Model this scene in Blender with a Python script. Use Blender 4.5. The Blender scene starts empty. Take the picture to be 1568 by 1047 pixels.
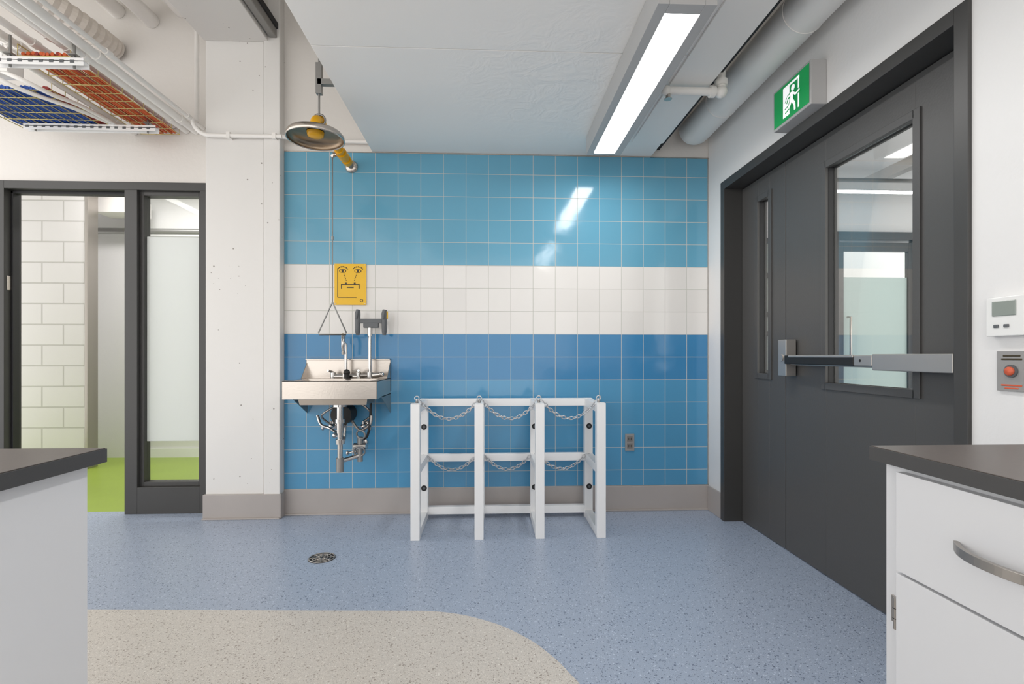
import bpy, math, random
from mathutils import Vector, Matrix
random.seed(4)
S = bpy.context.scene
try:
    S.view_settings.view_transform = 'Standard'
    S.view_settings.look = 'None'
    S.view_settings.exposure = 0.25
except Exception as e:
    print(e)

def srgb(r, g, b):
    f = lambda c: (c/255/12.92) if c/255 <= 0.04045 else ((c/255+0.055)/1.055)**2.4
    return (f(r), f(g), f(b), 1)

# ------------------------------------------------------------------ materials
def base(name):
    m = bpy.data.materials.new(name); m.use_nodes = True
    nt = m.node_tree
    return m, nt, nt.nodes['Principled BSDF']

def mat(name, col, rough=0.5, metal=0.0, bump=0.0, bscale=40, var=0.0, vscale=3, coat=0.0):
    m, nt, b = base(name)
    b.inputs['Base Color'].default_value = col
    b.inputs['Roughness'].default_value = rough
    b.inputs['Metallic'].default_value = metal
    b.inputs['Coat Weight'].default_value = coat
    g = nt.nodes.new('ShaderNodeNewGeometry')
    if bump > 0:
        n = nt.nodes.new('ShaderNodeTexNoise'); n.inputs['Scale'].default_value = bscale
        n.inputs['Detail'].default_value = 3
        nt.links.new(g.outputs['Position'], n.inputs['Vector'])
        bp = nt.nodes.new('ShaderNodeBump'); bp.inputs['Strength'].default_value = bump
        bp.inputs['Distance'].default_value = 0.01
        nt.links.new(n.outputs['Fac'], bp.inputs['Height'])
        nt.links.new(bp.outputs['Normal'], b.inputs['Normal'])
    if var > 0:
        n = nt.nodes.new('ShaderNodeTexNoise'); n.inputs['Scale'].default_value = vscale
        n.inputs['Detail'].default_value = 4
        nt.links.new(g.outputs['Position'], n.inputs['Vector'])
        mr = nt.nodes.new('ShaderNodeMapRange')
        mr.inputs['From Min'].default_value = .3; mr.inputs['From Max'].default_value = .7
        mr.inputs['To Min'].default_value = 1-var; mr.inputs['To Max'].default_value = 1+var*.4
        nt.links.new(n.outputs['Fac'], mr.inputs['Value'])
        mx = nt.nodes.new('ShaderNodeVectorMath'); mx.operation = 'SCALE'
        mx.inputs[0].default_value = col[:3]
        nt.links.new(mr.outputs['Result'], mx.inputs['Scale'])
        nt.links.new(mx.outputs['Vector'], b.inputs['Base Color'])
    return m

def emit(name, col, s):
    m, nt, b = base(name)
    b.inputs['Base Color'].default_value = col
    b.inputs['Emission Color'].default_value = col
    b.inputs['Emission Strength'].default_value = s
    return m

def mixc(nt, fac, a, b):
    n = nt.nodes.new('ShaderNodeMix'); n.data_type = 'RGBA'
    for s, v in ((n.inputs[0], fac), (n.inputs[6], a), (n.inputs[7], b)):
        if hasattr(v, 'is_linked'): nt.links.new(v, s)
        else: s.default_value = v
    return n.outputs[2]

def mth(nt, op, a, b=0.0):
    n = nt.nodes.new('ShaderNodeMath'); n.operation = op
    for s, v in ((n.inputs[0], a), (n.inputs[1], b)):
        if hasattr(v, 'is_linked'): nt.links.new(v, s)
        else: s.default_value = v
    return n.outputs[0]

def brickmat(name, ox, oz, bw, bh, mortar, offset, colfn, grout, rough, var=0.93, bumpd=0.002, wav=.6):
    m, nt, b = base(name)
    g = nt.nodes.new('ShaderNodeNewGeometry')
    sp = nt.nodes.new('ShaderNodeSeparateXYZ'); nt.links.new(g.outputs['Position'], sp.inputs[0])
    x = mth(nt, 'SUBTRACT', sp.outputs['X'], ox); z = mth(nt, 'SUBTRACT', sp.outputs['Z'], oz)
    cb = nt.nodes.new('ShaderNodeCombineXYZ'); nt.links.new(x, cb.inputs[0]); nt.links.new(z, cb.inputs[1])
    br = nt.nodes.new('ShaderNodeTexBrick')
    br.offset = offset; br.offset_frequency = 2; br.squash = 1
    br.inputs['Scale'].default_value = 1
    br.inputs['Brick Width'].default_value = bw; br.inputs['Row Height'].default_value = bh
    br.inputs['Mortar Size'].default_value = mortar; br.inputs['Mortar Smooth'].default_value = .15
    br.inputs['Color1'].default_value = (1, 1, 1, 1); br.inputs['Color2'].default_value = (var, var, var, 1)
    br.inputs['Mortar'].default_value = (1, 1, 1, 1)
    nt.links.new(cb.outputs[0], br.inputs['Vector'])
    col = colfn(nt, sp)
    mul = nt.nodes.new('ShaderNodeMix'); mul.data_type = 'RGBA'; mul.blend_type = 'MULTIPLY'
    mul.inputs[0].default_value = 1
    if hasattr(col, 'is_linked'): nt.links.new(col, mul.inputs[6])
    else: mul.inputs[6].default_value = col
    nt.links.new(br.outputs['Color'], mul.inputs[7])
    c = mixc(nt, br.outputs['Fac'], mul.outputs[2], grout)
    nt.links.new(c, b.inputs['Base Color'])
    r = nt.nodes.new('ShaderNodeMapRange'); nt.links.new(br.outputs['Fac'], r.inputs['Value'])
    r.inputs['To Min'].default_value = rough; r.inputs['To Max'].default_value = .8
    nt.links.new(r.outputs[0], b.inputs['Roughness'])
    inv = mth(nt, 'SUBTRACT', 1.0, br.outputs['Fac'])
    no = nt.nodes.new('ShaderNodeTexNoise'); no.inputs['Scale'].default_value = 7; nt.links.new(g.outputs['Position'], no.inputs['Vector'])
    h = mth(nt, 'ADD', inv, mth(nt, 'MULTIPLY', no.outputs['Fac'], wav))
    bp = nt.nodes.new('ShaderNodeBump'); bp.inputs['Strength'].default_value = .6; bp.inputs['Distance'].default_value = bumpd
    nt.links.new(h, bp.inputs['Height']); nt.links.new(bp.outputs[0], b.inputs['Normal'])
    return m

def speckle(name, col, dark, light, rough=0.35):
    m, nt, b = base(name)
    g = nt.nodes.new('ShaderNodeNewGeometry')
    out = col
    n = nt.nodes.new('ShaderNodeTexNoise'); n.inputs['Scale'].default_value = 320; n.inputs['Detail'].default_value = 1
    nt.links.new(g.outputs['Position'], n.inputs['Vector'])
    mr = nt.nodes.new('ShaderNodeMapRange'); nt.links.new(n.outputs['Fac'], mr.inputs['Value'])
    mr.inputs['From Min'].default_value = .35; mr.inputs['From Max'].default_value = .65
    c2 = tuple(min(1, v*1.12) for v in col[:3])+(1,); c1 = tuple(v*.90 for v in col[:3])+(1,)
    out = mixc(nt, mr.outputs[0], c1, c2)
    for sc, thr, cc in ((75, .16, dark), (130, .2, light), (170, .22, dark)):
        v = nt.nodes.new('ShaderNodeTexVoronoi'); v.inputs['Scale'].default_value = sc
        nt.links.new(g.outputs['Position'], v.inputs['Vector'])
        sx = nt.nodes.new('ShaderNodeSeparateColor'); nt.links.new(v.outputs['Color'], sx.inputs[0])
        f = mth(nt, 'LESS_THAN', v.outputs['Distance'], mth(nt, 'MULTIPLY', sx.outputs[0], thr*2.1))
        f = mth(nt, 'MULTIPLY', f, mth(nt, 'GREATER_THAN', sx.outputs[1], .5))
        f = mth(nt, 'MULTIPLY', f, .85)
        out = mixc(nt, f, out, cc)
    nt.links.new(out, b.inputs['Base Color'])
    b.inputs['Roughness'].default_value = rough
    n2 = nt.nodes.new('ShaderNodeTexNoise'); n2.inputs['Scale'].default_value = 18
    nt.links.new(g.outputs['Position'], n2.inputs['Vector'])
    bp = nt.nodes.new('ShaderNodeBump'); bp.inputs['Strength'].default_value = .12; bp.inputs['Distance'].default_value = .004
    nt.links.new(n2.outputs['Fac'], bp.inputs['Height']); nt.links.new(bp.outputs[0], b.inputs['Normal'])
    return m

def glassmat(name, tint=(1, 1, 1, 1), frost=0.0, dcol=(.86, .88, .875, 1)):
    m, nt, b = base(name)
    out = nt.nodes['Material Output']
    tr = nt.nodes.new('ShaderNodeBsdfTransparent'); tr.inputs[0].default_value = tint
    gl = nt.nodes.new('ShaderNodeBsdfGlossy'); gl.inputs['Roughness'].default_value = .02 if not frost else .3
    mx = nt.nodes.new('ShaderNodeMixShader')
    lw = nt.nodes.new('ShaderNodeLayerWeight'); lw.inputs[0].default_value = .2
    f = mth(nt, 'ADD', mth(nt, 'MULTIPLY', lw.outputs['Fresnel'], .3), .01)
    nt.links.new(f, mx.inputs[0]); nt.links.new(tr.outputs[0], mx.inputs[1]); nt.links.new(gl.outputs[0], mx.inputs[2])
    last = mx
    if frost:
        tl = nt.nodes.new('ShaderNodeBsdfTranslucent'); tl.inputs[0].default_value = dcol
        df = nt.nodes.new('ShaderNodeBsdfDiffuse'); df.inputs[0].default_value = dcol
        a = nt.nodes.new('ShaderNodeMixShader'); a.inputs[0].default_value = .5
        nt.links.new(tl.outputs[0], a.inputs[1]); nt.links.new(df.outputs[0], a.inputs[2])
        c = nt.nodes.new('ShaderNodeMixShader'); c.inputs[0].default_value = frost
        nt.links.new(mx.outputs[0], c.inputs[1]); nt.links.new(a.outputs[0], c.inputs[2])
        last = c
    nt.links.new(last.outputs[0], out.inputs['Surface'])
    return m

def foilmat():
    m, nt, b = base('foil_facing')
    b.inputs['Base Color'].default_value = srgb(250, 247, 243)
    b.inputs['Metallic'].default_value = .0; b.inputs['Roughness'].default_value = .38
    g = nt.nodes.new('ShaderNodeNewGeometry')
    n = nt.nodes.new('ShaderNodeTexNoise'); n.inputs['Scale'].default_value = 2.0; n.inputs['Detail'].default_value = 1
    n.inputs['Distortion'].default_value = .8
    nt.links.new(g.outputs['Position'], n.inputs['Vector'])
    n2 = nt.nodes.new('ShaderNodeTexNoise'); n2.inputs['Scale'].default_value = 7; n2.inputs['Detail'].default_value = 3; n2.inputs['Distortion'].default_value = 2.0
    nt.links.new(g.outputs['Position'], n2.inputs['Vector'])
    # creases gathered round one spot of the sheet, as where it was pinned up
    d = nt.nodes.new('ShaderNodeVectorMath'); d.operation = 'DISTANCE'
    nt.links.new(g.outputs['Position'], d.inputs[0]); d.inputs[1].default_value = (.42, 2.55, 2.51)
    pm = nt.nodes.new('ShaderNodeMapRange'); nt.links.new(d.outputs['Value'], pm.inputs['Value'])
    pm.inputs['From Min'].default_value = .1; pm.inputs['From Max'].default_value = .75; pm.inputs['To Min'].default_value = 1; pm.inputs['To Max'].default_value = .12
    h = mth(nt, 'MULTIPLY', mth(nt, 'MULTIPLY', n2.outputs['Fac'], pm.outputs[0]), .9)
    h = mth(nt, 'ADD', h, mth(nt, 'MULTIPLY', n.outputs['Fac'], .9))
    bp = nt.nodes.new('ShaderNodeBump'); bp.inputs['Strength'].default_value = .5; bp.inputs['Distance'].default_value = .016
    nt.links.new(h, bp.inputs['Height']); nt.links.new(bp.outputs[0], b.inputs['Normal'])
    return m

def pitted(name, col):
    m, nt, b = base(name)
    g = nt.nodes.new('ShaderNodeNewGeometry')
    v = nt.nodes.new('ShaderNodeTexVoronoi'); v.inputs['Scale'].default_value = 22
    nt.links.new(g.outputs['Position'], v.inputs['Vector'])
    sx = nt.nodes.new('ShaderNodeSeparateColor'); nt.links.new(v.outputs['Color'], sx.inputs[0])
    n = nt.nodes.new('ShaderNodeTexNoise'); n.inputs['Scale'].default_value = 2.5; nt.links.new(g.outputs['Position'], n.inputs['Vector'])
    f = mth(nt, 'LESS_THAN', v.outputs['Distance'], mth(nt, 'MULTIPLY', sx.outputs[0], .13))
    f = mth(nt, 'MULTIPLY', f, mth(nt, 'GREATER_THAN', n.outputs['Fac'], .52))
    c = mixc(nt, mth(nt, 'MULTIPLY', f, .8), col, srgb(120, 112, 105))
    nt.links.new(c, b.inputs['Base Color']); b.inputs['Roughness'].default_value = .6
    n2 = nt.nodes.new('ShaderNodeTexNoise'); n2.inputs['Scale'].default_value = 12; n2.inputs['Detail'].default_value = 5
    nt.links.new(g.outputs['Position'], n2.inputs['Vector'])
    bp = nt.nodes.new('ShaderNodeBump'); bp.inputs['Strength'].default_value = .35; bp.inputs['Distance'].default_value = .006
    nt.links.new(n2.outputs['Fac'], bp.inputs['Height']); nt.links.new(bp.outputs[0], b.inputs['Normal'])
    return m

def tilecol(nt, sp):
    up = srgb(104, 166, 193); wh = srgb(229, 226, 222); lo = srgb(66, 132, 179); lo2 = srgb(84, 151, 191)
    z = sp.outputs['Z']
    c = mixc(nt, mth(nt, 'GREATER_THAN', z, .928), lo2, lo)
    c = mixc(nt, mth(nt, 'GREATER_THAN', z, 1.248), c, wh)
    c = mixc(nt, mth(nt, 'GREATER_THAN', z, 1.728), c, up)
    return c

M = {}
M['tile'] = brickmat('wall_tile', -1.427, .128, .157, .16, .0019, 0, tilecol, srgb(196, 196, 188), .11, .94, .0012, 1.6)
M['block'] = brickmat('painted_block', -3.93, 0, .40, .2, .007, .5, lambda nt, sp: srgb(222, 220, 220), srgb(194, 192, 190), .55, .98, .006)
M['wall'] = mat('wall_paint', srgb(228, 227, 226), .55, bump=.08, bscale=60)
M['wallwarm'] = mat('wall_paint_warm', srgb(222, 218, 213), .6, bump=.15, bscale=30)
M['col'] = pitted('painted_concrete', srgb(226, 224, 221))
M['ceil'] = mat('ceiling_paint', srgb(222, 217, 210), .7, bump=.2, bscale=15, var=.08)
M['foil'] = foilmat()
M['basebd'] = mat('vinyl_base', srgb(174, 167, 163), .4, var=.05)
M['floorb'] = speckle('floor_blue', srgb(162, 174, 193), srgb(92, 103, 126), srgb(200, 210, 224))
M['floorw'] = speckle('floor_beige', srgb(205, 199, 191), srgb(150, 140, 130), srgb(228, 224, 217))
M['floorg'] = mat('floor_green', srgb(152, 176, 64), .4, var=.05)
M['floorgrey'] = mat('floor_grey', srgb(160, 160, 164), .4, var=.05)
M['door'] = mat('door_paint', srgb(78, 77, 76), .45, bump=.05, bscale=120)
M['frame'] = mat('frame_dark', srgb(62, 61, 60), .42)
M['rubber'] = mat('gasket', srgb(30, 30, 32), .5)
M['glass'] = glassmat('clear_glass', (.97, .98, .975, 1))
M['frost'] = glassmat('frosted_glass', (1, 1, 1, 1), .9)
M['frost2'] = glassmat('frosted_glass_green', (1, 1, 1, 1), .92, (.62, .71, .69, 1))
M['ss'] = mat('stainless', srgb(196, 188, 180), .26, 1.0, bump=.03, bscale=90)
M['ssd'] = mat('stainless_satin', srgb(172, 167, 162), .38, 1.0)
M['bronze'] = mat('stainless_bronze', srgb(150, 132, 112), .3, 1.0)  # darker bronze tone for the inside of the shower bowl
M['chrome'] = mat('chrome', srgb(200, 197, 194), .12, 1.0)
M['chain'] = mat('zinc_chain', srgb(195, 195, 197), .3, .6)
M['alu'] = mat('aluminium', srgb(182, 178, 174), .4, .8)
M['plate'] = mat('plate_grey', srgb(160, 158, 156), .4, .3)
M['galv'] = mat('galvanised', srgb(150, 149, 147), .45, .8)
M['black'] = mat('black_plastic', srgb(22, 21, 20), .5)
M['greyp'] = mat('grey_plastic', srgb(92, 95, 98), .4)
M['socket'] = mat('socket_grey', srgb(120, 118, 116), .4)
M['white'] = mat('white_coat', srgb(238, 238, 238), .35)
M['whitep'] = mat('white_plastic', srgb(232, 232, 230), .3)
M['cab'] = mat('cabinet_laminate', srgb(224, 225, 228), .4)
M['top'] = mat('counter_laminate', srgb(96, 88, 84), .36, var=.06, vscale=60)
M['topedge'] = mat('counter_edge', srgb(72, 71, 71), .45)
M['yellow'] = mat('safety_yellow', srgb(232, 172, 18), .35)
M['signy'] = mat('sign_yellow', srgb(235, 184, 18), .35)
M['ink'] = mat('sign_ink', srgb(60, 50, 25), .5)
M['green'] = emit('sign_green', srgb(20, 150, 80), .2)
M['signw'] = emit('sign_white', (1, 1, 1, 1), .4)
M['red'] = mat('button_red', srgb(205, 92, 60), .4)
M['screen'] = mat('lcd', srgb(140, 148, 142), .2)
M['fixt'] = mat('fixture_grey', srgb(182, 181, 180), .4)
M['blue'] = mat('cable_blue', srgb(35, 80, 165), .5)
M['orange'] = mat('cable_orange', srgb(205, 90, 40), .5)
M['redc'] = mat('cable_red', srgb(150, 50, 45), .5)
M['wire'] = mat('zinc_wire', srgb(205, 190, 130), .4, .6)
M['pipew'] = mat('painted_pipe', srgb(240, 237, 233), .45)
M['dark'] = mat('dark_void', srgb(45, 45, 47), .8)
M['duct'] = mat('duct_wrap', srgb(215, 207, 198), .6)
M['lens'] = emit('led_lens', (1, .98, .96, 1), 19)
M['lens2'] = emit('led_lens_ambient', (1, .98, .96, 1), 14)
M['lens3'] = emit('led_lens_annex', (1, .97, .97, 1), 46)

# ------------------------------------------------------------------ mesh builder
class B:
    def __init__(s, name):
        s.name = name; s.v = []; s.f = []; s.mi = []; s.sm = []; s.mats = []
    def m(s, k):
        if k not in s.mats: s.mats.append(k)
        return s.mats.index(k)
    def add(s, vs, fs, k, smooth=False):
        o = len(s.v); i = s.m(k)
        s.v += [tuple(v) for v in vs]
        for f in fs:
            s.f.append([a+o for a in f]); s.mi.append(i); s.sm.append(smooth)
        return s
    def box(s, x0, x1, y0, y1, z0, z1, k):
        vs = [(x, y, z) for x in (x0, x1) for y in (y0, y1) for z in (z0, z1)]
        fs = [(0, 1, 3, 2), (4, 6, 7, 5), (0, 4, 5, 1), (2, 3, 7, 6), (0, 2, 6, 4), (1, 5, 7, 3)]
        return s.add(vs, fs, k)
    def frames(s, pts, up=None):
        P = [Vector(p) for p in pts]; n = len(P); T = []
        for i in range(n):
            a = P[max(i-1, 0)]; b = P[min(i+1, n-1)]
            T.append((b-a).normalized())
        u = Vector(up) if up else (Vector((0, 0, 1)) if abs(T[0].z) < .9 else Vector((1, 0, 0)))
        R = []
        for t in T:
            u = (u - t*u.dot(t))
            if u.length < 1e-6: u = t.orthogonal()
            u.normalize(); w = t.cross(u); R.append((u.copy(), w))
        return P, R
    def tube(s, pts, r, k, n=12, cap=True, sx=1, sy=1, up=None, rot=0, smooth=True):
        P, R = s.frames(pts, up)
        rr = r if isinstance(r, (list, tuple)) else [r]*len(P)
        vs = []; fs = []
        for i, p in enumerate(P):
            u, w = R[i]
            for j in range(n):
                a = 2*math.pi*j/n+rot
                vs.append(p+u*math.cos(a)*rr[i]*sx+w*math.sin(a)*rr[i]*sy)
        for i in range(len(P)-1):
            for j in range(n):
                fs.append((i*n+j, i*n+(j+1) % n, (i+1)*n+(j+1) % n, (i+1)*n+j))
        s.add(vs, fs, k, smooth)
        if cap:
            s.add(vs[:n], [tuple(range(n))[::-1]], k); s.add(vs[-n:], [tuple(range(n))], k)
        return s
    def cyl(s, p0, p1, r, k, n=24, r1=None):
        return s.tube([p0, p1], [r, r if r1 is None else r1], k, n)
    def lathe(s, c, prof, k, axis=(0, 0, 1), n=40, smooth=True):
        ax = Vector(axis).normalized(); u = ax.orthogonal().normalized(); w = ax.cross(u); c = Vector(c)
        vs = []; fs = []
        for r, h in prof:
            for j in range(n):
                a = 2*math.pi*j/n
                vs.append(c+ax*h+u*math.cos(a)*r+w*math.sin(a)*r)
        for i in range(len(prof)-1):
            for j in range(n):
                fs.append((i*n+j, i*n+(j+1) % n, (i+1)*n+(j+1) % n, (i+1)*n+j))
        return s.add(vs, fs, k, smooth)
    def torus(s, c, R, r, k, axis=(0, 0, 1), n=24, m=8, sx=1.0, longdir=None):
        ax = Vector(axis).normalized()
        u = Vector(longdir).normalized() if longdir else ax.orthogonal().normalized()
        w = ax.cross(u); c = Vector(c); vs = []; fs = []
        for i in range(n):
            a = 2*math.pi*i/n
            d = u*math.cos(a)+w*math.sin(a); cc = c+u*math.cos(a)*R*sx+w*math.sin(a)*R
            for j in range(m):
                b = 2*math.pi*j/m
                vs.append(cc+d*math.cos(b)*r+ax*math.sin(b)*r)
        for i in range(n):
            for j in range(m):
                fs.append((i*m+j, i*m+(j+1) % m, ((i+1) % n)*m+(j+1) % m, ((i+1) % n)*m+j))
        return s.add(vs, fs, k, True)
    def ball(s, c, r, k, sc=(1, 1, 1), n=16):
        vs = []; fs = []; m = n//2
        for i in range(m+1):
            t = math.pi*i/m
            for j in range(n):
                a = 2*math.pi*j/n
                vs.append((c[0]+r*sc[0]*math.sin(t)*math.cos(a), c[1]+r*sc[1]*math.sin(t)*math.sin(a), c[2]+r*sc[2]*math.cos(t)))
        for i in range(m):
            for j in range(n):
                fs.append((i*n+j, i*n+(j+1) % n, (i+1)*n+(j+1) % n, (i+1)*n+j))
        return s.add(vs, fs, k, True)
    def done(s, bevel=0.0, seg=2, parent=None):
        me = bpy.data.meshes.new(s.name)
        xs = [v[0] for v in s.v]; ys = [v[1] for v in s.v]; zs = [v[2] for v in s.v]
        c = Vector(((min(xs)+max(xs))/2, (min(ys)+max(ys))/2, min(zs)))
        me.from_pydata([tuple(Vector(v)-c) for v in s.v], [], s.f)
        for k in s.mats: me.materials.append(M[k])
        me.polygons.foreach_set('material_index', s.mi)
        me.polygons.foreach_set('use_smooth', s.sm)
        me.update()
        import bmesh
        bm = bmesh.new(); bm.from_mesh(me); bmesh.ops.recalc_face_normals(bm, faces=bm.faces); bm.to_mesh(me); bm.free()
        ob = bpy.data.objects.new(s.name, me); ob.location = c
        S.collection.objects.link(ob)
        if bevel:
            md = ob.modifiers.new('bevel', 'BEVEL'); md.width = bevel; md.segments = seg
            md.limit_method = 'ANGLE'; md.angle_limit = math.radians(50)
        return ob

def arc(c, r, a0, a1, ux, uy, n=10):
    c = Vector(c); ux = Vector(ux); uy = Vector(uy)
    return [c+ux*r*math.cos(math.radians(a0+(a1-a0)*i/n))+uy*r*math.sin(math.radians(a0+(a1-a0)*i/n)) for i in range(n+1)]

# ------------------------------------------------------------------ room shell
XR, YB, YL = 1.556, 3.53, 3.60
B('floor').box(-5.2, 1.78, -3.2, 3.66, -.1, 0, 'floorb').done()
curve = [(-4.6, 2.36), (-3.0, 2.31), (-1.73, 2.249), (-.9, 2.205), (-.424, 2.182), (-.25, 2.17), (-.12, 2.135), (-.03, 2.09), (.04, 2.045), (.101, 1.99),
         (.165, 1.92), (.214, 1.845), (.245, 1.79), (.271, 1.73), (.303, 1.65), (.33, 1.5), (.345, 1.3), (.35, .8), (.35, -3.0)]
def cr(P, n=6):
    o = []
    for i in range(len(P)-1):
        p0 = Vector(P[max(i-1, 0)]); p1 = Vector(P[i]); p2 = Vector(P[i+1]); p3 = Vector(P[min(i+2, len(P)-1)])
        for j in range(n):
            t = j/n
            o.append(.5*((2*p1)+(p2-p0)*t+(2*p0-5*p1+4*p2-p3)*t*t+(3*p1-p0-3*p2+p3)*t**3))
    o.append(Vector(P[-1])); return o
cp = [(p.x, p.y) for p in cr(curve)]
b = B('floor_inlay'); pts = cp+[(-4.6, -3.0)]
b.add([(x, y, .0012) for x, y in pts], [tuple(range(len(pts)))], 'floorw'); b.done()

B('wall_back').box(-1.42, 1.70, YB, YB+.17, .178, 2.505, 'tile').box(-1.42, 1.70, YB+.004, YB+.17, 0, .178, 'wall').box(-1.42, 1.70, YB+.004, YB+.17, 2.505, 3.75, 'wallwarm').done()
B('trim_tile_edge').box(-1.425, -1.419, YB-.004, YB+.0, .178, 2.505, 'alu').box(-1.42, 1.556, YB-.004, YB+.0, .175, .180, 'alu').box(-1.42, 1.556, YB-.004, YB, 2.503, 2.509, 'ss').box(1.549, 1.556, YB-.004, YB, .178, 2.505, 'alu').done()
B('baseboard_back').box(-1.42, 1.556, YB-.008, YB+.004, 0, .175, 'basebd').box(-1.42, 1.556, YB-.02, YB-.008, 0, .012, 'basebd').done(.003)
b = B('wall_left_back')
b.box(-5.2, -3.40, YL, YL+.13, 0, 3.75, 'wallwarm').box(-3.40, -1.92, YL, YL+.13, 2.30, 3.75, 'wallwarm').done()
B('column').box(-1.92, -1.535, 3.475, 3.75, 0, 3.75, 'col').box(-1.53, -1.42, 3.46, 3.75, 0, 3.75, 'col').done(.006)
B('baseboard_column').box(-1.925, -1.415, 3.45, 3.475, 0, .165, 'basebd').box(-1.418, -1.41, 3.452, 3.525, 0, .165, 'basebd').box(-1.925, -1.415, 3.435, 3.45, 0, .01, 'basebd').done(.003)
b = B('wall_right')
b.box(XR, XR+.17, 3.314, 3.53, 0, 3.75, 'wall').box(XR, XR+.17, 1.564, 3.314, 2.255, 3.75, 'wall').box(XR, XR+.17, -3.2, 1.564, 0, 3.75, 'wall').done()
B('baseboard_right').box(XR-.01, XR, 3.314, 3.52, 0, .175, 'basebd').box(XR-.01, XR, .99, 1.56, 0, .175, 'basebd').done(.003)
B('ceiling').box(-5.3, 1.73, -3.3, 3.75, 3.75, 3.85, 'ceil').done()
b = B('ceiling_beam'); b.box(-1.93, -1.50, -3.2, 3.475, 3.22, 3.75, 'col').box(-1.49, -1.44, 1.2, 3.46, 3.24, 3.30, 'galv').box(-1.50, -1.43, 1.2, 3.46, 3.30, 3.34, 'dark').done(.005)

# foil soffit panels
b = B('ceiling_soffit')
b.box(-.82, 1.14, 2.335, YB, 2.512, 2.60, 'foil').box(-.82, 1.14, .9, 2.331, 2.512, 2.60, 'foil').box(-.82, 1.14, -.4, .896, 2.512, 2.6, 'foil')
b.box(.93, 1.14, -.4, YB-.25, 2.50, 2.512, 'foil')
b.done(.002)
B('soffit_gap_shade').box(1.14, 1.20, -.4, YB, 2.56, 3.0, 'dark').done()  # dark box standing in for the shade of the open gap beside the soffit

# ------------------------------------------------------------------ left storefront
b = B('door_frame_sidelight')
F0, F1 = YL-.01, YL+.12
b.box(-3.40, -3.33, F0, F1, 0, 2.30, 'frame').box(-3.33, -1.93, F0, F1, 2.245, 2.30, 'frame')
b.box(-2.53, -2.445, F0, F1, 0, 2.245, 'frame').box(-2.02, -1.93, F0+.0, F1, 0, 2.245, 'frame')
b.box(-2.445, -2.02, F0, F1, 0, .185, 'frame').box(-2.445, -2.42, F0+.03, F1-.03, .185, 2.245, 'frame').box(-2.045, -2.02, F0+.03, F1-.03, .185, 2.245, 'frame')
b.box(-2.42, -2.045, F0+.03, F1-.03, .185, .215, 'frame').box(-2.42, -2.045, F0+.03, F1-.03, 2.215, 2.245, 'frame')
b.box(-2.55, -2.53, F0+.05, F1-.03, 0, 2.245, 'rubber').box(-3.33, -2.53, F0+.05, F1-.03, 2.225, 2.245, 'rubber').box(-3.33, -3.315, F0+.05, F1-.03, 0, 2.245, 'rubber')
b.box(-3.332, -3.326, F0+.02, F0+.05, 1.55, 1.65, 'ss')
g = YL+.055
b.box(-2.42, -2.045, g-.003, g+.003, .215, .495, 'glass').box(-2.42, -2.045, g-.003, g+.003, .495, 1.936, 'frost').box(-2.42, -2.045, g-.003, g+.003, 1.936, 2.215, 'glass')
b.done(.002)

# room beyond the doorway
B('floor_annex').box(-5.2, -1.2, 3.66, 5.7, -.1, 0, 'floorg').done()
B('wall_annex_block').box(-5.2, -3.93, 5.05, 5.17, 0, 3.2, 'block').done()
B('trim_corner_guard').box(-3.93, -3.90, 5.045, 5.175, 0, 3.2, 'ssd').done(.003)
B('wall_annex_back').box(-5.2, -1.2, 5.6, 5.7, 0, 3.2, 'wall').done()
B('wall_annex_right').box(-1.3, -1.2, 3.75, 5.6, 0, 3.2, 'wall').done()
B('ceiling_annex').box(-5.3, -1.2, 3.73, 5.7, 3.1, 3.2, 'wall').done()
B('baseboard_annex').box(-3.90, -1.3, 5.585, 5.6, 0, .1, 'white').done()
b = B('annex_door_frame'); b.box(-3.74, -3.70, 5.56, 5.6, .1, 2.3, 'ssd').box(-3.70, -3.68, 5.57, 5.6, .1, 2.3, 'frame')
for z in (.45, 1.0, 1.5, 2.0): b.box(-3.76, -3.70, 5.55, 5.56, z, z+.1, 'ssd')
b.done()
b = B('annex_ceiling_duct')
b.box(-4.0, -3.6, 5.25, 5.5, 2.55, 2.7, 'pipew').cyl((-2.95, 4.2, 3.08), (-2.95, 4.2, 2.5), .012, 'galv').cyl((-2.8, 4.2, 3.08), (-2.8, 4.2, 2.5), .012, 'galv').box(-3.05, -2.7, 4.1, 4.3, 2.48, 2.52, 'galv').cyl((-4.5, 4.3, 2.66), (-1.5, 4.3, 2.66), .03, 'pipew').cyl((-4.5, 5.5, 2.42), (-1.5, 5.5, 2.42), .03, 'galv').cyl((-3.3, 3.9, 2.75), (-3.3, 4.6, 2.75), .05, 'galv')
b.done()
def fixture(name, x0, x1, y0, y1, z0, z1, lx0, lx1, ly0, ly1, lens='lens2', hang=None):
    b = B(name)
    t = .004
    b.box(x0, lx0, y0, y1, z0, z1, 'fixt').box(lx1, x1, y0, y1, z0, z1, 'fixt').box(lx0, lx1, y0, ly0, z0, z1, 'fixt').box(lx0, lx1, ly1, y1, z0, z1, 'fixt')
    b.box(lx0, lx1, ly0, ly1, z0+.03, z1, 'fixt')
    b.add([(lx0+.001, ly0+.001, z0+.006), (lx1-.001, ly0+.001, z0+.006), (lx1-.001, ly1-.001, z0+.006), (lx0+.001, ly1-.001, z0+.006)], [(0, 3, 2, 1)], lens)
    if hang:
        for yy in (y0+.2*(y1-y0), y1-.2*(y1-y0)):
            b.cyl(((x0+x1)/2, yy, z1-.01), ((x0+x1)/2, yy, hang), .004, 'galv', 8)
    return b.done(.002)
fixture('linear_ceiling_light', .618, .842, 1.83, 3.235, 2.395, 2.511, .662, .797, 1.885, 3.20, 'lens')
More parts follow.
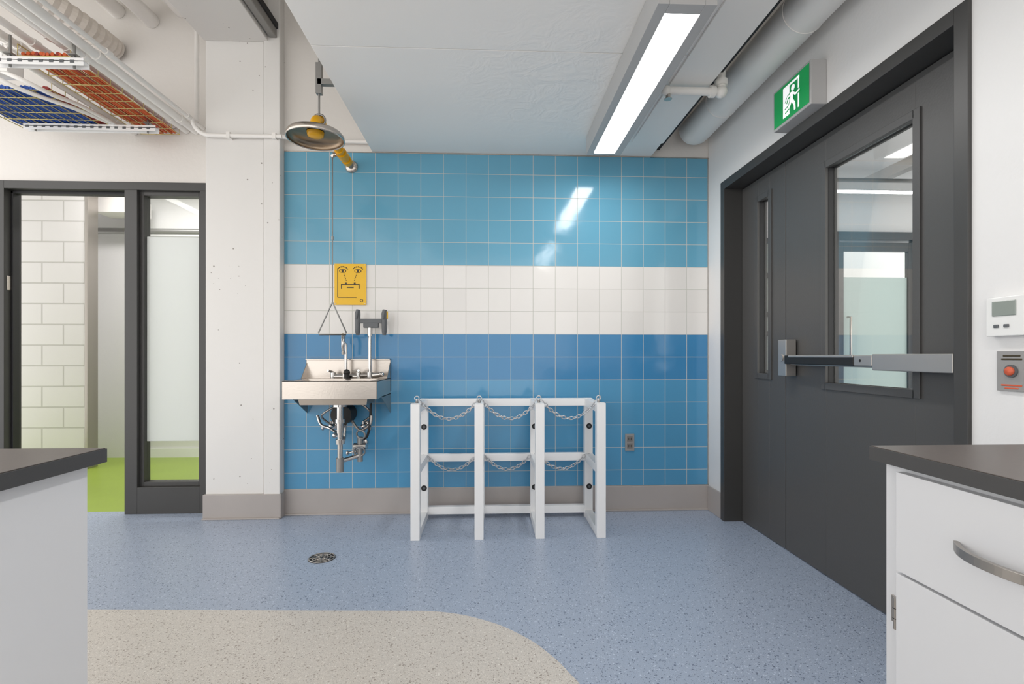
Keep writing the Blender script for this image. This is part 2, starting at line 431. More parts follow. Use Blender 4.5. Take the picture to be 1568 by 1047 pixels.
fixture('linear_ceiling_light', .618, .842, -.30, 1.2, 2.395, 2.511, .662, .797, -.25, 1.15, 'lens2')
fixture('linear_ceiling_light', -3.9, -3.68, -.2, 2.6, 2.95, 3.05, -3.86, -3.72, -.15, 2.55, 'lens2', 3.75)  # out-of-view fixture, added to even out the room light
fixture('linear_ceiling_light', -3.7, -2.0, 4.72, 4.92, 2.9, 3.0, -3.65, -2.1, 4.76, 4.88, 'lens3', 3.1)

# ------------------------------------------------------------------ right double door
b = B('door_frame_double')
fx0, fx1 = XR-.012, XR+.17
b.box(fx0, fx1, 3.265, 3.316, 0, 2.255, 'frame').box(fx0, fx1, 1.562, 1.614, 0, 2.255, 'frame').box(fx0, fx1, 1.614, 3.265, 2.20, 2.255, 'frame')
b.box(1.712, fx1, 3.25, 3.265, 0, 2.2, 'frame').box(1.712, fx1, 1.614, 1.63, 0, 2.2, 'frame').box(1.712, fx1, 1.614, 3.265, 2.185, 2.2, 'frame')
b.done(.002)
def leaf(name, y0, y1, ly0, ly1, lz0, lz1, z1=2.195):
    b = B(name); x0, x1 = 1.666, 1.711; z0 = .008
    b.box(x0, x1, y0, ly0, z0, z1, 'door').box(x0, x1, ly1, y1, z0, z1, 'door').box(x0, x1, ly0, ly1, z0, lz0, 'door').box(x0, x1, ly0, ly1, lz1, z1, 'door')
    t = .028
    for xa, xb in ((x0-.008, x0+.006), (x1-.006, x1+.008)):
        b.box(xa, xb, ly0-t, ly0+.006, lz0-t, lz1+t, 'door').box(xa, xb, ly1-.006, ly1+t, lz0-t, lz1+t, 'door')
        b.box(xa, xb, ly0, ly1, lz0-t, lz0+.006, 'door').box(xa, xb, ly0, ly1, lz1-.006, lz1+t, 'door')
    b.box(x0+.008, x1-.008, ly0, ly0+.004, lz0, lz1, 'rubber').box(x0+.008, x1-.008, ly1-.004, ly1, lz0, lz1, 'rubber')
    b.box(x0+.02, x0+.026, ly0+.003, ly1-.003, lz0+.001, lz1-.001, 'glass')
    return b.done(.0015)
leaf('door_1', 1.617, 2.769, 1.903, 2.429, .957, 2.033)
leaf('door_2', 2.775, 3.262, 2.935, 3.065, .984, 2.058)
b = B('panic_push_bar')
b.box(1.600, 1.658, 2.66, 2.735, .985, 1.185, 'alu')
b.box(1.625, 1.658, 1.665, 2.67, 1.045, 1.098, 'alu')
b.box(1.590, 1.628, 2.14, 2.66, 1.052, 1.098, 'black').box(1.586, 1.60, 2.14, 2.62, 1.087, 1.100, 'alu')
b.box(1.590, 1.628, 2.035, 2.138, 1.052, 1.098, 'alu').box(1.588, 1.63, 1.662, 2.03, 1.035, 1.103, 'alu')
b.cyl((1.589, 2.10, 1.075), (1.592, 2.10, 1.075), .006, 'black', 12)
b.cyl((1.600, 2.70, 1.085), (1.594, 2.70, 1.085), .02, 'alu', 20)
b.done(.004, 3)

# corridor beyond
B('floor_corridor').box(1.78, 6.2, -.5, 5.2, -.1, 0, 'floorgrey').done()
b = B('wall_corridor_back'); b.box(1.73, 3.53, 5.1, 5.2, 0, 3.1, 'wall').box(4.53, 6.2, 5.1, 5.2, 0, 3.1, 'wall').box(3.53, 4.53, 5.1, 5.2, 2.38, 3.1, 'wall').done()
B('wall_corridor_left').box(1.60, 1.73, 3.75, 5.2, 0, 3.1, 'wall').done()
B('ceiling_corridor').box(1.73, 6.3, -.5, 5.2, 3.1, 3.2, 'ceil').done()
b = B('door_3')
b.box(3.53, 3.60, 5.04, 5.18, 0, 2.38, 'frame').box(4.46, 4.53, 5.04, 5.18, 0, 2.38, 'frame').box(3.60, 4.46, 5.04, 5.18, 2.30, 2.38, 'frame')
b.box(3.60, 3.68, 5.09, 5.14, .02, 2.28, 'frame').box(4.38, 4.46, 5.09, 5.14, .02, 2.28, 'frame').box(3.68, 4.38, 5.09, 5.14, 2.19, 2.28, 'frame').box(3.68, 4.38, 5.09, 5.14, .02, .25, 'frame')
b.box(3.68, 4.38, 5.11, 5.115, .25, 1.92, 'frost2').box(3.68, 4.38, 5.11, 5.115, 1.92, 2.19, 'glass')
b.tube([(3.72, 5.09, 1.0), (3.72, 5.04, 1.0), (3.72, 5.04, 1.5), (3.72, 5.09, 1.5)], .012, 'ss')
b.done(.002)
B('wall_corridor_far').box(2.8, 5.6, 6.6, 6.7, 0, 3.1, 'wall').box(2.8, 5.6, 5.2, 6.6, -.05, 0, 'floorgrey').done()
b = B('window_2'); b.box(2.75, 2.79, 5.07, 5.1, .2, 2.3, 'frame').box(2.95, 2.99, 5.07, 5.1, .2, 2.3, 'frame').box(2.79, 2.95, 5.09, 5.10, .2, 2.3, 'screen')
for z in (.2, .9, 1.3, 1.5, 1.9, 2.26): b.box(2.75, 2.99, 5.06, 5.1, z, z+.05, 'frame')
b.done()
fixture('linear_ceiling_light', 2.3, 5.2, 4.0, 4.12, 2.46, 2.52, 2.35, 5.15, 4.02, 4.10, 'lens2', 3.1)
b = B('corridor_ceiling_baffle')
for x in (2.2, 3.1, 4.0, 4.9): b.box(x, x+.6, 3.3, 4.9, 2.86, 2.90, 'white')
b.box(2.0, 5.8, 2.9, 3.1, 2.8, 3.1, 'duct').cyl((2.0, 4.6, 2.72), (5.8, 4.6, 2.72), .05, 'galv')
b.done()

# ------------------------------------------------------------------ exit sign
b = B('exit_sign')
sx = 1.481; y0, y1, z0, z1 = 2.264, 2.575, 2.262, 2.47
b.box(sx, XR, y0, y1, z0, z1, 'fixt')
def SP(s, t, d=.002): return (sx-d, y1-.012-(y1-y0-.024)*s, z0+.012+(z1-z0-.024)*t)
def poly(pts, k, d): b.add([SP(s, t, d) for s, t in pts], [tuple(range(len(pts)))], k)
poly([(0, 0), (1, 0), (1, 1), (0, 1)], 'green', .0015)
AS = (y1-y0-.024)/(z1-z0-.024)
def stroke(p, q, w, k='signw', d=.003):
    p = Vector((p[0]*AS, p[1])); q = Vector((q[0]*AS, q[1])); t = (q-p).normalized(); n = Vector((-t.y, t.x))*w/2
    poly([((a.x)/AS, a.y) for a in (p-n, q-n, q+n, p+n)], k, d)
# doorway (white) with the runner stepping through it
poly([(.28, .10), (.47, .10), (.47, .92), (.28, .92)], 'signw', .0025)
poly([(.47, .86), (.74, .86), (.74, .92), (.47, .92)], 'signw', .0025); poly([(.705, .10), (.74, .10), (.74, .92), (.705, .92)], 'signw', .0025)
hc = (.575, .73)
def disc(c, r, k, d): poly([(c[0]+r/AS*math.cos(a*math.pi/8), c[1]+r*math.sin(a*math.pi/8)) for a in range(16)], k, d)
disc(hc, .11, 'green', .003); disc(hc, .08, 'signw', .0035)
for kk, ww, dd in (('green', .07, .0032), ('signw', 0, .0038)):
    stroke((.55, .64), (.53, .40), .13+ww, kk, dd); stroke((.53, .61), (.42, .57), .055+ww, kk, dd); stroke((.42, .57), (.37, .45), .055+ww, kk, dd)
    stroke((.57, .60), (.65, .50), .055+ww, kk, dd); stroke((.65, .50), (.76, .55), .055+ww, kk, dd)
    stroke((.53, .42), (.46, .29), .085+ww, kk, dd); stroke((.46, .29), (.34, .25), .075+ww, kk, dd)
    stroke((.55, .42), (.62, .27), .085+ww, kk, dd); stroke((.62, .27), (.63, .10), .075+ww, kk, dd)
b.done(.004)

# thermostat + emergency button
b = B('thermostat'); b.box(1.53, XR, 1.375, 1.49, 1.155, 1.272, 'whitep').box(1.527, 1.531, 1.40, 1.47, 1.215, 1.26, 'screen').box(1.526, 1.531, 1.42, 1.435, 1.18, 1.19, 'greyp').box(1.526, 1.531, 1.45, 1.465, 1.18, 1.19, 'greyp').done(.004)
b = B('emergency_stop_button'); b.box(1.548, XR, 1.385, 1.474, .99, 1.11, 'plate').cyl((1.549, 1.43, 1.05), (1.543, 1.43, 1.05), .019, 'greyp').lathe((1.543, 1.43, 1.05), [(.013, 0), (.013, .005), (.010, .008), (0, .009)], 'red', axis=(-1, 0, 0))
b.box(1.5465, 1.5485, 1.40, 1.46, 1.083, 1.088, 'ink').box(1.5465, 1.5485, 1.405, 1.455, 1.093, 1.098, 'ink').box(1.5465, 1.5485, 1.40, 1.46, 1.005, 1.01, 'red').box(1.5465, 1.5485, 1.41, 1.45, .997, 1.001, 'red')
b.done(.001)

# ------------------------------------------------------------------ counters
b = B('base_cabinet')
b.box(.800, XR-.005, -1.2, .984, .10, .885, 'cab').box(.86, XR-.005, -1.2, .97, 0, .10, 'basebd')
b.box(.770, XR-.002, -1.2, .992, .885, .912, 'topedge').box(.772, XR-.004, -1.2, .990, .912, .9135, 'top')
for ya, yb in ((.34, .937), (-.265, .335), (-.87, -.27)):
    b.box(.781, .799, ya, yb, .683, .872, 'cab').box(.781, .799, ya, yb, .115, .678, 'cab')
    yc = (ya+yb)/2
    pts = []
    L = .085
    for i in range(17):
        t = -1+2*i/16
        pts.append((.781-.030*(1-abs(t)**2.5)-.001, .725-t*L+(yc-(.34+.937)/2), .778))
    b.tube(pts, .011, 'ssd', 4, sx=1.0, sy=.5, up=(0, 0, 1), rot=math.pi/4, smooth=False)
for z in (.565, .20):
    b.cyl((.788, .944, z), (.788, .944, z+.06), .0055, 'ssd', 12).box(.797, .801, .940, .968, z+.004, z+.056, 'ssd').box(.786, .80, .940, .946, z+.004, z+.056, 'ssd')
    for q in (.02, .04): b.cyl((.788, .944, z+q), (.788, .944, z+q+.001), .0062, 'black', 12)
b.done(.0012)
b = B('base_cabinet')
b.box(-1.6, -.785, -1.2, 1.015, .10, .885, 'cab').box(-1.55, -.83, -1.2, .99, 0, .10, 'basebd')
b.box(-1.63, -.760, -1.2, 1.032, .885, .912, 'topedge').box(-1.628, -.762, -1.2, 1.030, .912, .9135, 'top')
b.done(.0015)

# ------------------------------------------------------------------ gas cylinder rack
b = B('gas_cylinder_rack')
PX = [-.447, -.068, .297, .668]; w = .027; yf, yr = 3.03, 3.42
for i, x in enumerate(PX):
    b.box(x-w, x+w, yf-w, yf+w, .0, .808, 'white')
    b.box(x-w, x+w, yr-w, yr+w, .0, .808, 'white')
    for z in (.0, .385, .755): b.box(x-w+.002, x+w-.002, yf+w, yr-w, z, z+.05, 'white')
    for z in (.21, .62):
        b.cyl((x+.002, yr-w-.003, z), (x+.002, yr-w+.002, z), .019, 'black', 20)
        b.cyl((x+.002, yr-w-.006, z), (x+.002, yr-w, z), .009, 'greyp', 12)
    b.box(x-w, x+w, yf-w-.001, yf+w, .808, .811, 'white')
for i in range(3):
    for z in (.03, .385, .758):
        b.box(PX[i]+w-.001, PX[i+1]-w+.001, yr-.02, yr+.022, z, z+.05, 'white')
b.done(.003)
def chain(bb, p, q, sag, L=.030):
    p = Vector(p); q = Vector(q); N = 200
    P = [p.lerp(q, i/N)+Vector((0, 0, -sag*4*(i/N)*(1-i/N))) for i in range(N+1)]
    d = [0]
    for i in range(N): d.append(d[-1]+(P[i+1]-P[i]).length)
    n = int(d[-1]/(L*.74)); step = d[-1]/n; k = 0
    for j in range(n):
        s = (j+.5)*step
        while d[k+1] < s: k += 1
        c = P[k]; t = (P[min(k+1, N)]-P[max(k-1, 0)]).normalized()
        side = Vector((0, 1, 0)) if j % 2 else t.cross(Vector((0, 1, 0)))
        side = (side+t.cross(side)*.25).normalized()
        bb.torus(c, .0098, .0033, 'chain', axis=side, n=14, m=6, sx=1.55, longdir=t)
b = B('safety_chains')
yt = 3.08
for i in range(3):
    x0, x1 = PX[i], PX[i+1]
    chain(b, (x0+.02, yt, .822), (x1-.01, yt, .822), .11)
    chain(b, (x0+.03, yr-.04, .425), (x1-.03, yr-.04, .425), .09)
for x in PX:
    b.cyl((x, yt, .806), (x, yt, .835), .006, 'chain', 10).torus((x, yt, .838), .013, .0035, 'chain', axis=(0, 1, 0)).ball((x, yt, .815), .010, 'galv')
    b.cyl((x, yr-.03, .43), (x, yr-.045, .43), .007, 'chain', 10)
b.done()

# ------------------------------------------------------------------ sink with eyewash
b = B('stainless_hand_sink')
x0, x1, ys0, ys1 = -1.262, -.692, 3.10, 3.525
t = .004
b.box(x0, x1, ys1-.012, ys1, .85, 1.077, 'ss')
b.box(x0, x1, ys1-.035, ys1-.012, 1.068, 1.077, 'ss')
b.box(x0, x1, ys0, ys0+t, .832, .944, 'ss').box(x0, x0+t, ys0, ys1, .832, .944, 'ss').box(x1-t, x1, ys0, ys1, .832, .944, 'ss')
bx0, bx1, by0, by1 = x0+.05, x1-.05, ys0+.04, ys1-.12
b.box(x0, x1, ys0, by0, .938, .944, 'ss').box(x0, x1, by1, ys1, .938, .944, 'ss').box(x0, bx0, by0, by1, .938, .944, 'ss').box(bx1, x1, by0, by1, .938, .944, 'ss')
zb = .79; q = .03
V = [(bx0, by0, .942), (bx1, by0, .942), (bx1, by1, .942), (bx0, by1, .942), (bx0+q, by0+q, zb), (bx1-q, by0+q, zb), (bx1-q, by1-q, zb), (bx0+q, by1-q, zb)]
b.add(V, [(0, 1, 5, 4), (1, 2, 6, 5), (2, 3, 7, 6), (3, 0, 4, 7), (4, 5, 6, 7)], 'ss')
# rear side wings and side splash
for xx in (x0, x1-t):
    b.add([(xx, ys1, .944), (xx, ys1, 1.06), (xx, ys1-.12, .944), (xx+t, ys1, .944), (xx+t, ys1, 1.06), (xx+t, ys1-.12, .944)], [(0, 1, 2), (3, 5, 4), (0, 3, 4, 1), (1, 4, 5, 2), (2, 5, 3, 0)], 'ss')
    b.add([(xx, ys1, .70), (xx, ys1, .84), (xx, ys0+.12, .84), (xx+t, ys1, .70), (xx+t, ys1, .84), (xx+t, ys0+.12, .84)], [(0, 1, 2), (3, 5, 4), (0, 3, 4, 1), (1, 4, 5, 2), (2, 5, 3, 0)], 'ssd')
b.cyl((-.967, 3.28, .78), (-.967, 3.28, .60), .021, 'chrome').cyl((-.967, 3.28, .795), (-.967, 3.28, .77), .045, 'chrome')
# trap
b.cyl((-.967, 3.28, .69), (-.967, 3.28, .665), .030, 'chrome').cyl((-.967, 3.28, .60), (-.967, 3.28, .37), .017, 'chrome').cyl((-.967, 3.28, .56), (-.967, 3.28, .53), .028, 'chrome').cyl((-.967, 3.28, .44), (-.967, 3.28, .35), .024, 'galv')
b.tube([(-.967, 3.28, .58)]+[Vector(p) for p in arc((-.967, 3.32, .58), .04, 180, 360, (0, 1, 0), (0, 0, 1))]+[(-.967, 3.36, .62), (-.967, 3.40, .66), (-.967, 3.525, .66)], .018, 'chrome')
b.cyl((-.985, 3.50, .705), (-.985, 3.36, .705), .068, 'black', 28)
# supply stops and hoses
def valve(x, y, z, d=1):
    b.cyl((x, 3.526, z), (x, y, z), .010, 'chrome').lathe((x, 3.526, z), [(.03, 0), (.028, .006), (.012, .010)], 'chrome', axis=(0, -1, 0))
    b.ball((x, y, z), .018, 'chrome').cyl((x, y, z), (x+.045*d, y-.01, z-.01), .008, 'chrome').ball((x+.05*d, y-.012, z-.01), .018, 'chrome', (.6, 1, 1)).cyl((x, y, z), (x, y, z+.035), .009, 'chrome')
valve(-1.08, 3.46, .62, -1); valve(-1.05, 3.44, .56, 1); valve(-.86, 3.44, .62, 1); valve(-.88, 3.42, .50, 1); valve(-.90, 3.40, .46, -1)
b.tube(cr([(-1.08, 3.46, .63), (-1.13, 3.42, .69), (-1.07, 3.40, .74), (-1.0, 3.42, .78), (-.98, 3.44, .86)]), .007, 'ssd')
b.tube(cr([(-1.15, 3.40, .70), (-1.12, 3.38, .64), (-1.06, 3.36, .62), (-1.0, 3.30, .60)]), .010, 'chrome')
b.tube(cr([(-.86, 3.44, .65), (-.80, 3.42, .70), (-.84, 3.40, .76), (-.92, 3.42, .80), (-.96, 3.44, .88)]), .007, 'ssd')
b.tube(cr([(-.88, 3.42, .53), (-.82, 3.38, .56), (-.80, 3.38, .66), (-.80, 3.40, .80), (-.81, 3.42, .92)]), .008, 'black')
b.tube(cr([(-.93, 3.42, .66), (-.87, 3.40, .60), (-.80, 3.38, .64), (-.79, 3.38, .70)]), .009, 'ssd')
b.cyl((-.90, 3.36, .50), (-.82, 3.36, .50), .022, 'chrome').cyl((-.86, 3.36, .40), (-.86, 3.36, .56), .018, 'galv').torus((-.86, 3.34, .47), .035, .006, 'galv', axis=(0, 1, .3)).cyl((-.86, 3.36, .44), (-.95, 3.30, .42), .014, 'chrome')
b.torus((-.85, 3.34, .58), .03, .006, 'galv', axis=(.3, 1, .2))
b.done(.0015)
b = B('gooseneck_faucet')
fx = -.975; fy = 3.44
b.cyl((fx, fy, .944), (fx, fy, .975), .024, 'chrome').cyl((fx-.085, fy, .956), (fx+.085, fy, .956), .016, 'chrome')
path = [(fx, fy, .97), (fx, fy, 1.05), (fx, fy, 1.17)]+arc((fx-.0, fy-.065, 1.175), .065, 0, 200, (-.25, .968, 0), (0, 0, 1), 14)[1:]
path = [Vector((p[0], p[1], p[2])) for p in path]
path += [path[-1]+Vector((0, .01, -.03))]
b.tube(path, .0105, 'chrome', 14); b.cyl(path[-1], path[-1]+Vector((0, .004, -.015)), .013, 'chrome', 16)
for sx_ in (-1, 1):
    b.cyl((fx+sx_*.085, fy, .944), (fx+sx_*.085, fy, .985), .018, 'chrome').tube([(fx+sx_*.085, fy, .985), (fx+sx_*.095, fy-.03, .995), (fx+sx_*.10, fy-.065, .998)], .008, 'chrome')
b.cyl((fx+.02, fy-.05, .944), (fx+.02, fy-.05, .985), .018, 'black').ball((fx+.02, fy-.05, .985), .022, 'black')
b.done()
b = B('eyewash_fixture')
ex, ey = -.81, 3.42
b.cyl((ex, ey, .944), (ex, ey, .985), .022, 'chrome').cyl((ex, ey, .98), (ex, ey, 1.30), .011, 'chrome').cyl((ex, ey, 1.23), (ex, ey, 1.29), .017, 'chrome')
b.cyl((ex+.02, ey, .965), (ex+.075, ey-.01, .97), .015, 'chrome').ball((ex+.08, ey-.01, .972), .018, 'chrome').cyl((ex-.06, ey, .965), (ex, ey, .965), .012, 'ssd')
b.box(ex-.075, ex+.095, ey-.02, ey+.012, 1.315, 1.345, 'greyp')
b.box(ex-.04, ex+.06, ey-.022, ey+.01, 1.285, 1.318, 'greyp')
for d in (-.078, .098):
    b.tube([(ex+d, ey-.01, 1.235), (ex+d, ey-.012, 1.26), (ex+d, ey-.012, 1.38), (ex+d+.003, ey-.01, 1.405)], [.012, .017, .019, .014], 'greyp', 14)
    b.cyl((ex+d-.006, ey-.03, 1.34), (ex+d+.006, ey-.03, 1.40), .009, 'greyp', 10)
b.box(ex+.112, ex+.122, ey-.02, ey+.0, 1.345, 1.395, 'signy')
b.done(.003)
b = B('eyewash_sign')
b.box(-1.075, -.860, 3.518, 3.529, 1.448, 1.732, 'signy')
def sd(x0, x1, z0, z1, k='ink'): b.box(x0, x1, 3.5155, 3.5182, z0, z1, k)
def el(cx, cz, rx, rz, k='ink', d=0): b.add([(cx+rx*math.cos(a*math.pi/10), 3.5165-d, cz+rz*math.sin(a*math.pi/10)) for a in range(20)], [tuple(range(20))], k)
for s_ in (-1, 1):
    c = -.967+s_*.052
    el(c, 1.682, .024, .013); el(c, 1.682, .019, .009, 'signy', .0006); el(c, 1.682, .008, .008, 'ink', .0012)
    for a in range(7):
        an = math.radians(20+22*a); el(c+.034*math.cos(an), 1.688+.024*math.sin(an), .005, .004)
    for a in range(5): el(c-s_*(.008+.004*a), 1.662-.011*a, .0022, .0042)
# wide eyewash basin: rail with two nozzles, bracket ends
sd(-1.03, -.904, 1.586, 1.591); sd(-1.03, -1.025, 1.560, 1.591); sd(-.909, -.904, 1.560, 1.591)
sd(-1.003, -.991, 1.591, 1.602); sd(-.943, -.931, 1.591, 1.602); sd(-.990, -.944, 1.565, 1.572)
el(-.89, 1.478, .011, .011); el(-.89, 1.478, .007, .007, 'signy', .0006); sd(-1.055, -1.052, 1.50, 1.70); sd(-1.052, -.925, 1.498, 1.501)
for cx in (-1.068, -.867):
    for cz in (1.457, 1.723): b.cyl((cx, 3.5175, cz), (cx, 3.5165, cz), .003, 'ssd', 10)
b.done()

# ------------------------------------------------------------------ safety shower
b = B('safety_shower')
hx, hy, az = -.962, 2.81, 2.405
b.lathe((hx, 3.528, az), [(.0, .02), (.03, .02), (.04, .012), (.045, 0)], 'ss', axis=(0, -1, 0))
b.cyl((hx, 3.52, az), (hx, 3.46, az), .020, 'ssd').cyl((hx, 3.46, az), (hx, hy+.05, az), .021, 'yellow')
b.cyl((hx, 3.44, az), (hx, 3.40, az), .033, 'yellow', 8).cyl((hx, 3.36, az), (hx, 3.28, az), .034, 'yellow').cyl((hx, 3.26, az), (hx, 3.23, az), .031, 'yellow', 8)
b.cyl((hx, 3.32, az), (hx-.06, 3.32, az), .015, 'ss').tube([(hx-.05, 3.32, az), (hx-.05, 3.30, az-.02), (hx-.05, 3.26, az-.03)], .008, 'ss')
b.tube([Vector((hx, hy+.06, az)), Vector((hx, hy+.045, az))]+arc((hx, hy+.045, az-.045), .045, 90, 180, (0, 1, 0), (0, 0, 1), 8)+[Vector((hx, hy, az-.075))], .029, 'yellow', 18)
b.cyl((hx, hy+.075, az), (hx, hy+.045, az), .036, 'yellow', 20).cyl((hx, hy, az-.045), (hx, hy, az-.07), .036, 'yellow', 20)
zr = 2.285
b.lathe((hx, hy, zr), [(.0, .055), (.045, .055), (.06, .05), (.11, .047), (.142, .035), (.152, .022), (.154, 0), (.150, -.002), (.147, .002)], 'ss', n=56)
b.lathe((hx, hy, zr), [(.147, .002), (.146, .02), (.125, .036), (.06, .042), (0, .043)], 'bronze', n=56)
b.lathe((hx, hy, zr), [(0, .012), (.030, .014), (.042, .020), (.046, .040)], 'yellow', n=32)
b.cyl((hx, hy, zr+.05), (hx, hy, zr+.075), .03, 'yellow')
# pull rod and triangle
rx, ry = hx-.05, 3.27
b.torus((rx, ry, az-.035), .008, .002, 'galv', axis=(0, 1, 0))
b.cyl((rx, ry, az-.04), (rx, ry, 1.44), .0042, 'galv', 10)
b.cyl((rx, ry, 1.86), (rx, ry, 1.84), .008, 'galv', 10)
tri = [(rx, ry, 1.44), (rx-.088, ry, 1.245), (rx-.085, ry, 1.232), (rx+.085, ry, 1.232), (rx+.088, ry, 1.245), (rx, ry, 1.44)]
b.tube(tri, .0045, 'galv', 8)
# ceiling hanger
b.cyl((hx+.01, hy+.03, az+.01), (hx+.01, hy+.03, 3.74), .006, 'galv', 10)
b.torus((hx+.01, hy+.03, az), .033, .006, 'galv', axis=(0, 1, 0))
b.box(hx-.005, hx+.025, hy+.015, hy+.045, 2.55, 2.72, 'galv').box(hx+.005, hx+.09, hy+.015, hy+.045, 2.60, 2.63, 'galv')
b.done()

# ------------------------------------------------------------------ outlet, drain
b = B('wall_outlet')
b.box(.953, 1.018, 3.521, 3.529, .425, .545, 'plate')
for zc in (.46, .51):
    b.box(.966, 1.005, 3.517, 3.522, zc-.018, zc+.018, 'socket').box(.975, .979, 3.5155, 3.5175, zc-.008, zc+.008, 'black').box(.991, .995, 3.5155, 3.5175, zc-.008, zc+.008, 'black')
b.done(.002)
b = B('floor_drain')
dx, dy = -.913, 2.769
b.lathe((dx, dy, 0), [(.0, .0015), (.070, .0015), (.072, .0)], 'dark')
for r in (.066, .048, .032, .016): b.torus((dx, dy, .0025), r, .0035, 'ssd', n=40)
for a in range(8):
    an = a*math.pi/4+.2; b.cyl((dx+.01*math.cos(an), dy+.01*math.sin(an), .003), (dx+.066*math.cos(an), dy+.066*math.sin(an), .003), .0035, 'ssd', 6)
b.done()

# ------------------------------------------------------------------ ceiling services
b = B('insulated_pipe')
b.tube([(1.405, -2.5, 2.64), (1.405, 3.36, 2.64)]+[tuple(p) for p in arc((1.405, 3.36, 2.72), .08, 270, 350, (0, 1, 0), (0, 0, 1), 8)][1:], .098, 'pipew', 28)
for y in (1.0, 2.2, 3.0): b.torus((1.405, y, 2.64), .098, .003, 'pipew', axis=(0, 1, 0), n=32)
b.done()
b = B('sprinkler_branch_pipe')
b.cyl((.90, 2.57, 2.47), (1.19, 2.57, 2.47), .020, 'pipew').ball((1.20, 2.57, 2.47), .032, 'pipew').cyl((1.20, 2.57, 2.47), (1.20, 2.57, 3.0), .022, 'pipew').cyl((1.14, 2.57, 2.47), (1.165, 2.57, 2.47), .030, 'pipew').cyl((1.20, 2.57, 2.50), (1.20, 2.57, 2.53), .032, 'pipew')
b.cyl((.92, 2.57, 2.47), (.92, 2.57, 2.43), .012, 'ss').cyl((.92, 2.57, 2.428), (.92, 2.57, 2.425), .02, 'ss').ball((.91, 2.57, 2.47), .026, 'pipew')
b.done()
b = B('electrical_conduit')
cz = 2.57
pth = [(-1.99, 3.50, 3.74), (-1.99, 3.50, cz+.12)]+[tuple(p) for p in arc((-1.87, 3.445, cz+.12), .12, 190, 270, (1, 0, 0), (0, 0, 1), 8)]
pth += [(-1.40, 3.445, cz)]
b.tube(pth, .014, 'pipew', 12)
b.tube([(-1.40, 3.445, cz), (-1.3, 3.50, cz), (-.70, 3.51, cz)], .014, 'pipew', 12)
for x in (-1.75, -1.45, -1.1): b.box(x-.012, x+.012, 3.43 if x < -1.42 else 3.49, 3.475 if x < -1.42 else 3.53, cz-.02, cz+.02, 'pipew')
b.done()
# cable trays
def tray(name, x0, x1, y0, y1, z, cables, h=.06):
    b = B(name); n = max(3, int((x1-x0)/.05))
    for i in range(n+1):
        x = x0+(x1-x0)*i/n; b.cyl((x, y0, z), (x, y1, z), .0028, 'wire', 6)
    for x in (x0, x1):
        b.cyl((x, y0, z+h), (x, y1, z+h), .0032, 'wire', 6)
    y = y0
    while y <= y1:
        b.tube([(x0, y, z+h), (x0, y, z), (x1, y, z), (x1, y, z+h)], .0028, 'wire', 6); y += .09
    for cx, cr_, k in cables:
        pts = []; ph = random.random()*6
        for i in range(15):
            yy = y0+(y1-y0)*i/14
            pts.append((cx+.006*math.sin(i*.9+ph), yy, z+.004+cr_+.003*math.sin(i*1.3+ph)))
        b.tube(pts, cr_, k, 8)
    b.done()
c1 = [(-3.03+i*.021, .010, 'blue' if i < 24 else 'redc') for i in range(27)]
tray('cable_tray', -3.05, -2.46, 2.93, 3.42, 2.585, c1)
c2 = [(-2.37+i*.020, .0095, 'orange' if i % 5 != 3 else 'redc') for i in range(11)]
tray('cable_tray', -2.40, -2.14, 2.66, 3.56, 2.62, c2)
b = B('painted_conduits')
for x, z, r in ((-2.44, 2.70, .020), (-2.05, 2.66, .024), (-2.46, 2.64, .016), (-2.115, 2.66, .02), (-2.5, 2.72, .014), (-2.3, 2.76, .016), (-2.0, 2.68, .012), (-2.20, 2.70, .022), (-2.37, 2.72, .018)):
    b.cyl((x, -.5, z), (x, 3.595, z), r, 'pipew', 14)
    for y in (1.8, 2.7, 3.4): b.cyl((x, y, z), (x, y+.04, z), r+.005, 'pipew', 14)
b.tube(cr([(-2.70, 2.84, 2.62), (-2.62, 2.90, 2.58), (-2.54, 3.0, 2.57), (-2.48, 3.1, 2.57), (-2.45, 3.3, 2.59), (-2.44, 3.55, 2.62)]), .012, 'pipew', 12)
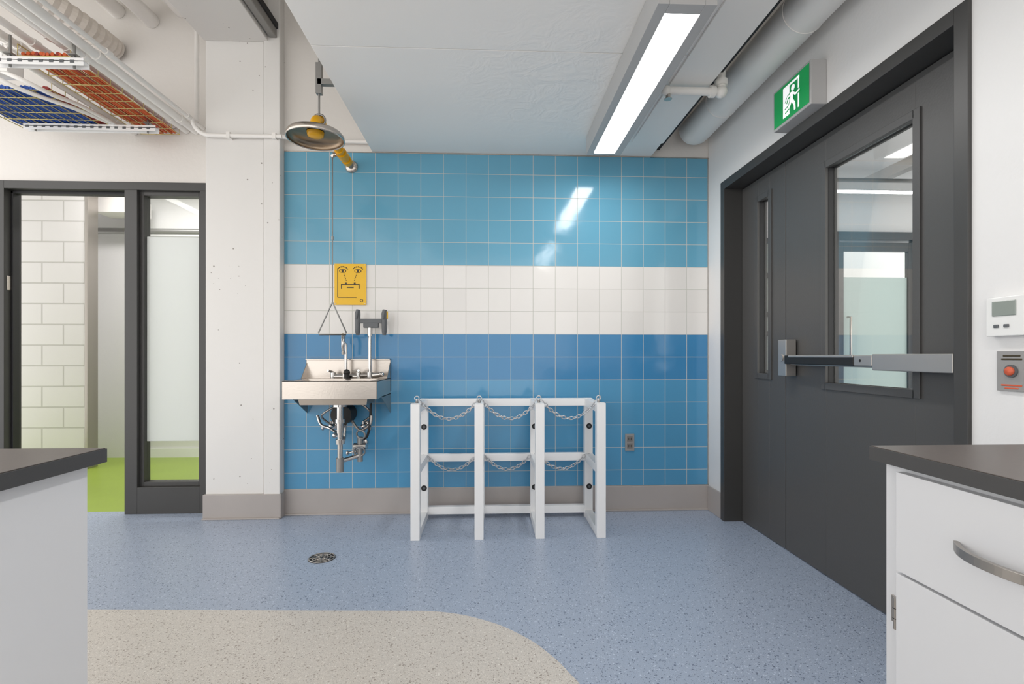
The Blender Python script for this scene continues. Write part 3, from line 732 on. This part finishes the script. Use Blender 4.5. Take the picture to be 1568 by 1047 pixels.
b.tube(cr([(-2.65, 2.84, 2.64), (-2.55, 2.86, 2.60), (-2.47, 2.95, 2.57), (-2.43, 3.1, 2.58), (-2.42, 3.5, 2.60)]), .012, 'pipew', 12)
b.done()
b = B('strut_supports')
for xa, xb, y in ((-2.98, -2.16, 3.36), (-2.46, -2.03, 2.62)):
    b.box(xa, xb, y-.02, y+.02, 2.565, 2.569, 'white').box(xa, xb, y-.02, y-.017, 2.545, 2.583, 'white').box(xa, xb, y+.017, y+.02, 2.545, 2.583, 'white')
    n = int((xb-xa)/.05)
    for i in range(n): b.box(xa+.015+i*.05, xa+.035+i*.05, y-.0215, y-.0195, 2.557, 2.571, 'greyp')
    for x in (xa+.06, xb-.06): b.cyl((x, y, 2.54), (x, y, 2.70), .006, 'galv', 8).box(x-.02, x+.02, y-.02, y+.02, 2.60, 2.606, 'galv')
b.done()
b = B('electrical_junction_box'); b.box(-3.30, -2.60, 2.82, 2.92, 2.63, 2.80, 'pipew').box(-3.28, -2.62, 2.815, 2.82, 2.645, 2.785, 'white').done(.006)
b = B('ribbed_duct')
for off in (0, .16):
    pts = cr([(-3.6, 2.6+off, 3.45), (-3.2, 2.75+off, 3.40), (-2.85, 3.0+off, 3.32), (-2.62, 3.3+off, 3.22), (-2.58, 3.58, 3.20)], 14)
    b.tube(pts, [.065+.008*(i % 2) for i in range(len(pts))], 'duct', 18, smooth=False)
for x, z in ((-2.35, 3.42), (-2.58, 3.48), (-2.15, 3.5)): b.cyl((x, .5, z), (x, 3.598, z), .05, 'pipew', 20)
b.done()

# ------------------------------------------------------------------ world + camera
w = bpy.data.worlds.new('World'); S.world = w; w.use_nodes = True
w.node_tree.nodes['Background'].inputs[0].default_value = (1, .985, .965, 1)
w.node_tree.nodes['Background'].inputs[1].default_value = 1.8
cd = bpy.data.cameras.new('Camera'); cam = bpy.data.objects.new('Camera', cd); S.collection.objects.link(cam)
cam.location = (0, 0, 1.095); cam.rotation_euler = (math.radians(90), 0, -math.atan(33/770))
cd.sensor_width = 36; cd.lens = 770/1568*36; cd.shift_y = 21.5/1568; cd.clip_start = .05
S.camera = cam
